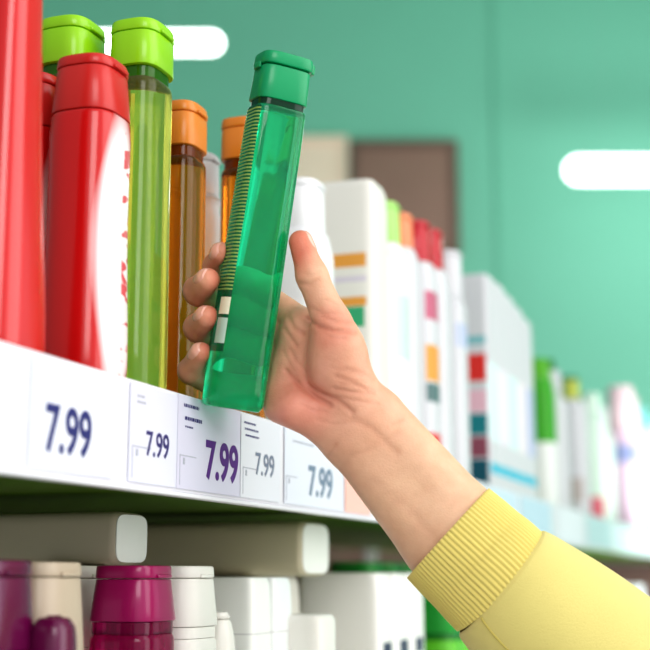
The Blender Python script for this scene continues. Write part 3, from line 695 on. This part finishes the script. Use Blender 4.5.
# ------------------------------------------------------------------ sleeve and ribbed cuff
def wool(name, col, bump, sc):
    m = mat(name, col, .85, spec=.15, noise=.05, nscale=30, bump=bump, bscale=sc)
    m.node_tree.nodes['Principled BSDF'].inputs['Sheen Weight'].default_value = .25
    return m
yel = wool('yellow_jersey', srgb(234, 219, 138), .6, 1800); yel2 = wool('yellow_rib', srgb(230, 212, 126), .25, 1500)
def sleeve_loft(name, stations, m, nseg, rib=0, ribs=76, close_in=True, thick=1.8, wob=None):
    """stations = (centre, axis, half across, half deep); shell with an inner wall"""
    Vs = []; Fs = []; rings = []
    for i, (c, a, ha, hd) in enumerate(stations):
        a = a/np.linalg.norm(a); s = np.array((a[1], -a[0], 0.)); s /= np.linalg.norm(s); s = -s; w = np.cross(a, s); w /= np.linalg.norm(w)
        if w[2] < 0: w = -w
        ring = []
        for k in range(nseg):
            t = 2*PI*k/nseg
            dr = rib*(abs(math.sin(t*ribs/2))-.5) if rib else 0
            if wob: dr += wob(i/(len(stations)-1), t)
            ring.append(c+s*math.cos(t)*(ha+dr)+w*math.sin(t)*(hd+dr))
        rings.append(ring)
    inner = []
    if close_in:
        for (c, a, ha, hd), ring in zip(stations[:4], rings[:4]): inner.append([c+(p-c)*(1-thick/ha) for p in ring])
        seq = list(reversed(inner))+rings
    else: seq = rings
    for r in seq: Vs += r
    for i in range(len(seq)-1):
        for k in range(nseg): a = i*nseg+k; b = i*nseg+(k+1) % nseg; Fs.append((a, b, b+nseg, a+nseg))
    return mesh_obj(name, (np.array(Vs)-OFF)*.001, Fs, m, person, sharp=180)
def lerp(a, b, t): return a+(b-a)*t
def stations(keys, n):
    """keys = (photo x, y, w, half width mm, half depth mm), spaced along the arm"""
    c = [A(k[0], k[1], k[2]) for k in keys]; out = []
    for i in range(n):
        t = i/(n-1)*(len(keys)-1); j = min(int(t), len(keys)-2); u = t-j
        q0, q1, q2, q3 = c[max(j-1, 0)], c[j], c[j+1], c[min(j+2, len(c)-1)]
        pos = .5*(2*q1+(-q0+q2)*u+(2*q0-5*q1+4*q2-q3)*u*u+(-q0+3*q1-3*q2+q3)*u**3)
        tan = .5*((-q0+q2)+2*(2*q0-5*q1+4*q2-q3)*u+3*(-q0+3*q1-3*q2+q3)*u*u)
        out.append((pos, tan, lerp(keys[j][3], keys[j+1][3], u), lerp(keys[j][4], keys[j+1][4], u)))
    return out
cuff_k = [(448, 533, 2, 33.0, 30.0), (462, 546, 4, 33.8, 30.8), (476, 559, 5, 34.2, 31.5), (489, 571, 7, 35.0, 32.5), (502, 584, 8, 35.2, 33)]
sleeve_loft('cuff', stations(cuff_k, 17), yel2, 76*8, rib=1.1, ribs=76)
def folds(u, t): return 1.6*math.sin(3*t+5*u)*u+1.2*math.sin(2*t-9*u)*u-1.6*math.exp(-(u/.02)**2)
sl_k = [(500, 582, 8, 36.4, 34.2), (512, 592, 9, 39.0, 36.5), (535, 612, 12, 41.5, 39), (575, 645, 16, 44, 42), (625, 690, 22, 47, 45), (690, 750, 30, 50, 48), (770, 835, 40, 53, 51), (860, 930, 52, 56, 54)]
sleeve_loft('sleeve', stations(sl_k, 60), yel, 160, close_in=False, wob=folds)

def seam(name, pts, r, m):
    Vs = []; Fs = []; n = 8
    pts = np.array(pts)
    for i, p in enumerate(pts):
        a = pts[min(i+1, len(pts)-1)]-pts[max(i-1, 0)]; a /= np.linalg.norm(a); s = np.cross(a, (0, 0, 1.)); s /= np.linalg.norm(s); w_ = np.cross(a, s)
        for k in range(n): t = 2*PI*k/n; Vs.append(p+s*math.cos(t)*r+w_*math.sin(t)*r)
    for i in range(len(pts)-1):
        for k in range(n): a = i*n+k; b = i*n+(k+1) % n; Fs.append((a, b, b+n, a+n))
    return mesh_obj(name, (np.array(Vs)-OFF)*.001, Fs, m, person, sharp=180)
# lengthwise sleeve seam, following the cloth just above its surface
sp_ = []
for i_, (c, a, ha, hd) in enumerate(stations(sl_k, 60)[1:34]):
    a = a/np.linalg.norm(a); s = np.array((-a[1], a[0], 0.)); s /= np.linalg.norm(s); w_ = np.cross(a, s); w_ = -w_ if w_[2] < 0 else w_
    t = PI+.0-1.02; dr = folds((i_+1)/59, t) if True else 0
    sp_.append(c+s*math.cos(t)*(ha+dr)+w_*math.sin(t)*(hd+dr))
seam('sleeve_seam', sp_, .55, wool('yellow_seam', srgb(206, 188, 100), .2, 1500))

# ------------------------------------------------------------------ light
w = bpy.data.worlds.new('world'); scene.world = w; w.use_nodes = True
bg = w.node_tree.nodes['Background']
_n = w.node_tree.nodes.new; _l = w.node_tree.links.new
tcw = _n('ShaderNodeTexCoord'); spw = _n('ShaderNodeSeparateXYZ'); _l(tcw.outputs['Generated'], spw.inputs[0])
rw = _n('ShaderNodeValToRGB'); mpw = _n('ShaderNodeMapRange'); mpw.inputs[1].default_value = -1; mpw.inputs[2].default_value = 1
_l(spw.outputs[0], mpw.inputs[0]); _l(mpw.outputs[0], rw.inputs[0])
rw.color_ramp.elements[0].position = .25; rw.color_ramp.elements[0].color = (.36, .40, .40, 1)
rw.color_ramp.elements[1].position = .85; rw.color_ramp.elements[1].color = (1.0, 1.0, 1.0, 1)
_l(rw.outputs[0], bg.inputs[0]); bg.inputs[1].default_value = .95
def area(name, loc, target, sx, sy, power, col=(1, 1, 1)):
    l = bpy.data.lights.new(name, 'AREA'); l.shape = 'RECTANGLE'; l.size = sx; l.size_y = sy; l.energy = power; l.color = col
    o = bpy.data.objects.new(name, l); COL.objects.link(o); o.location = loc
    o.rotation_euler = (Vector(target)-Vector(loc)).to_track_quat('-Z', 'Y').to_euler(); return o
area('aisle_light', (1.9, 1.0, 1.95), (-.02, .9, 1.35), 1.8, 2.4, 27, (1, .985, .96))
area('front_light', (.9, -.9, 2.1), (0, .75, 1.4), .9, .9, 12, (1, .98, .96))
area('wall_fill', (.6, 2.8, .7), (-.4, 5.2, 1.9), 2.5, .8, 60, (.95, 1, .98))  # added low fill that brightens the lower wall, no fixture there
scene.view_settings.view_transform = 'Standard'; scene.view_settings.look = 'Medium High Contrast'; scene.view_settings.exposure = -.08
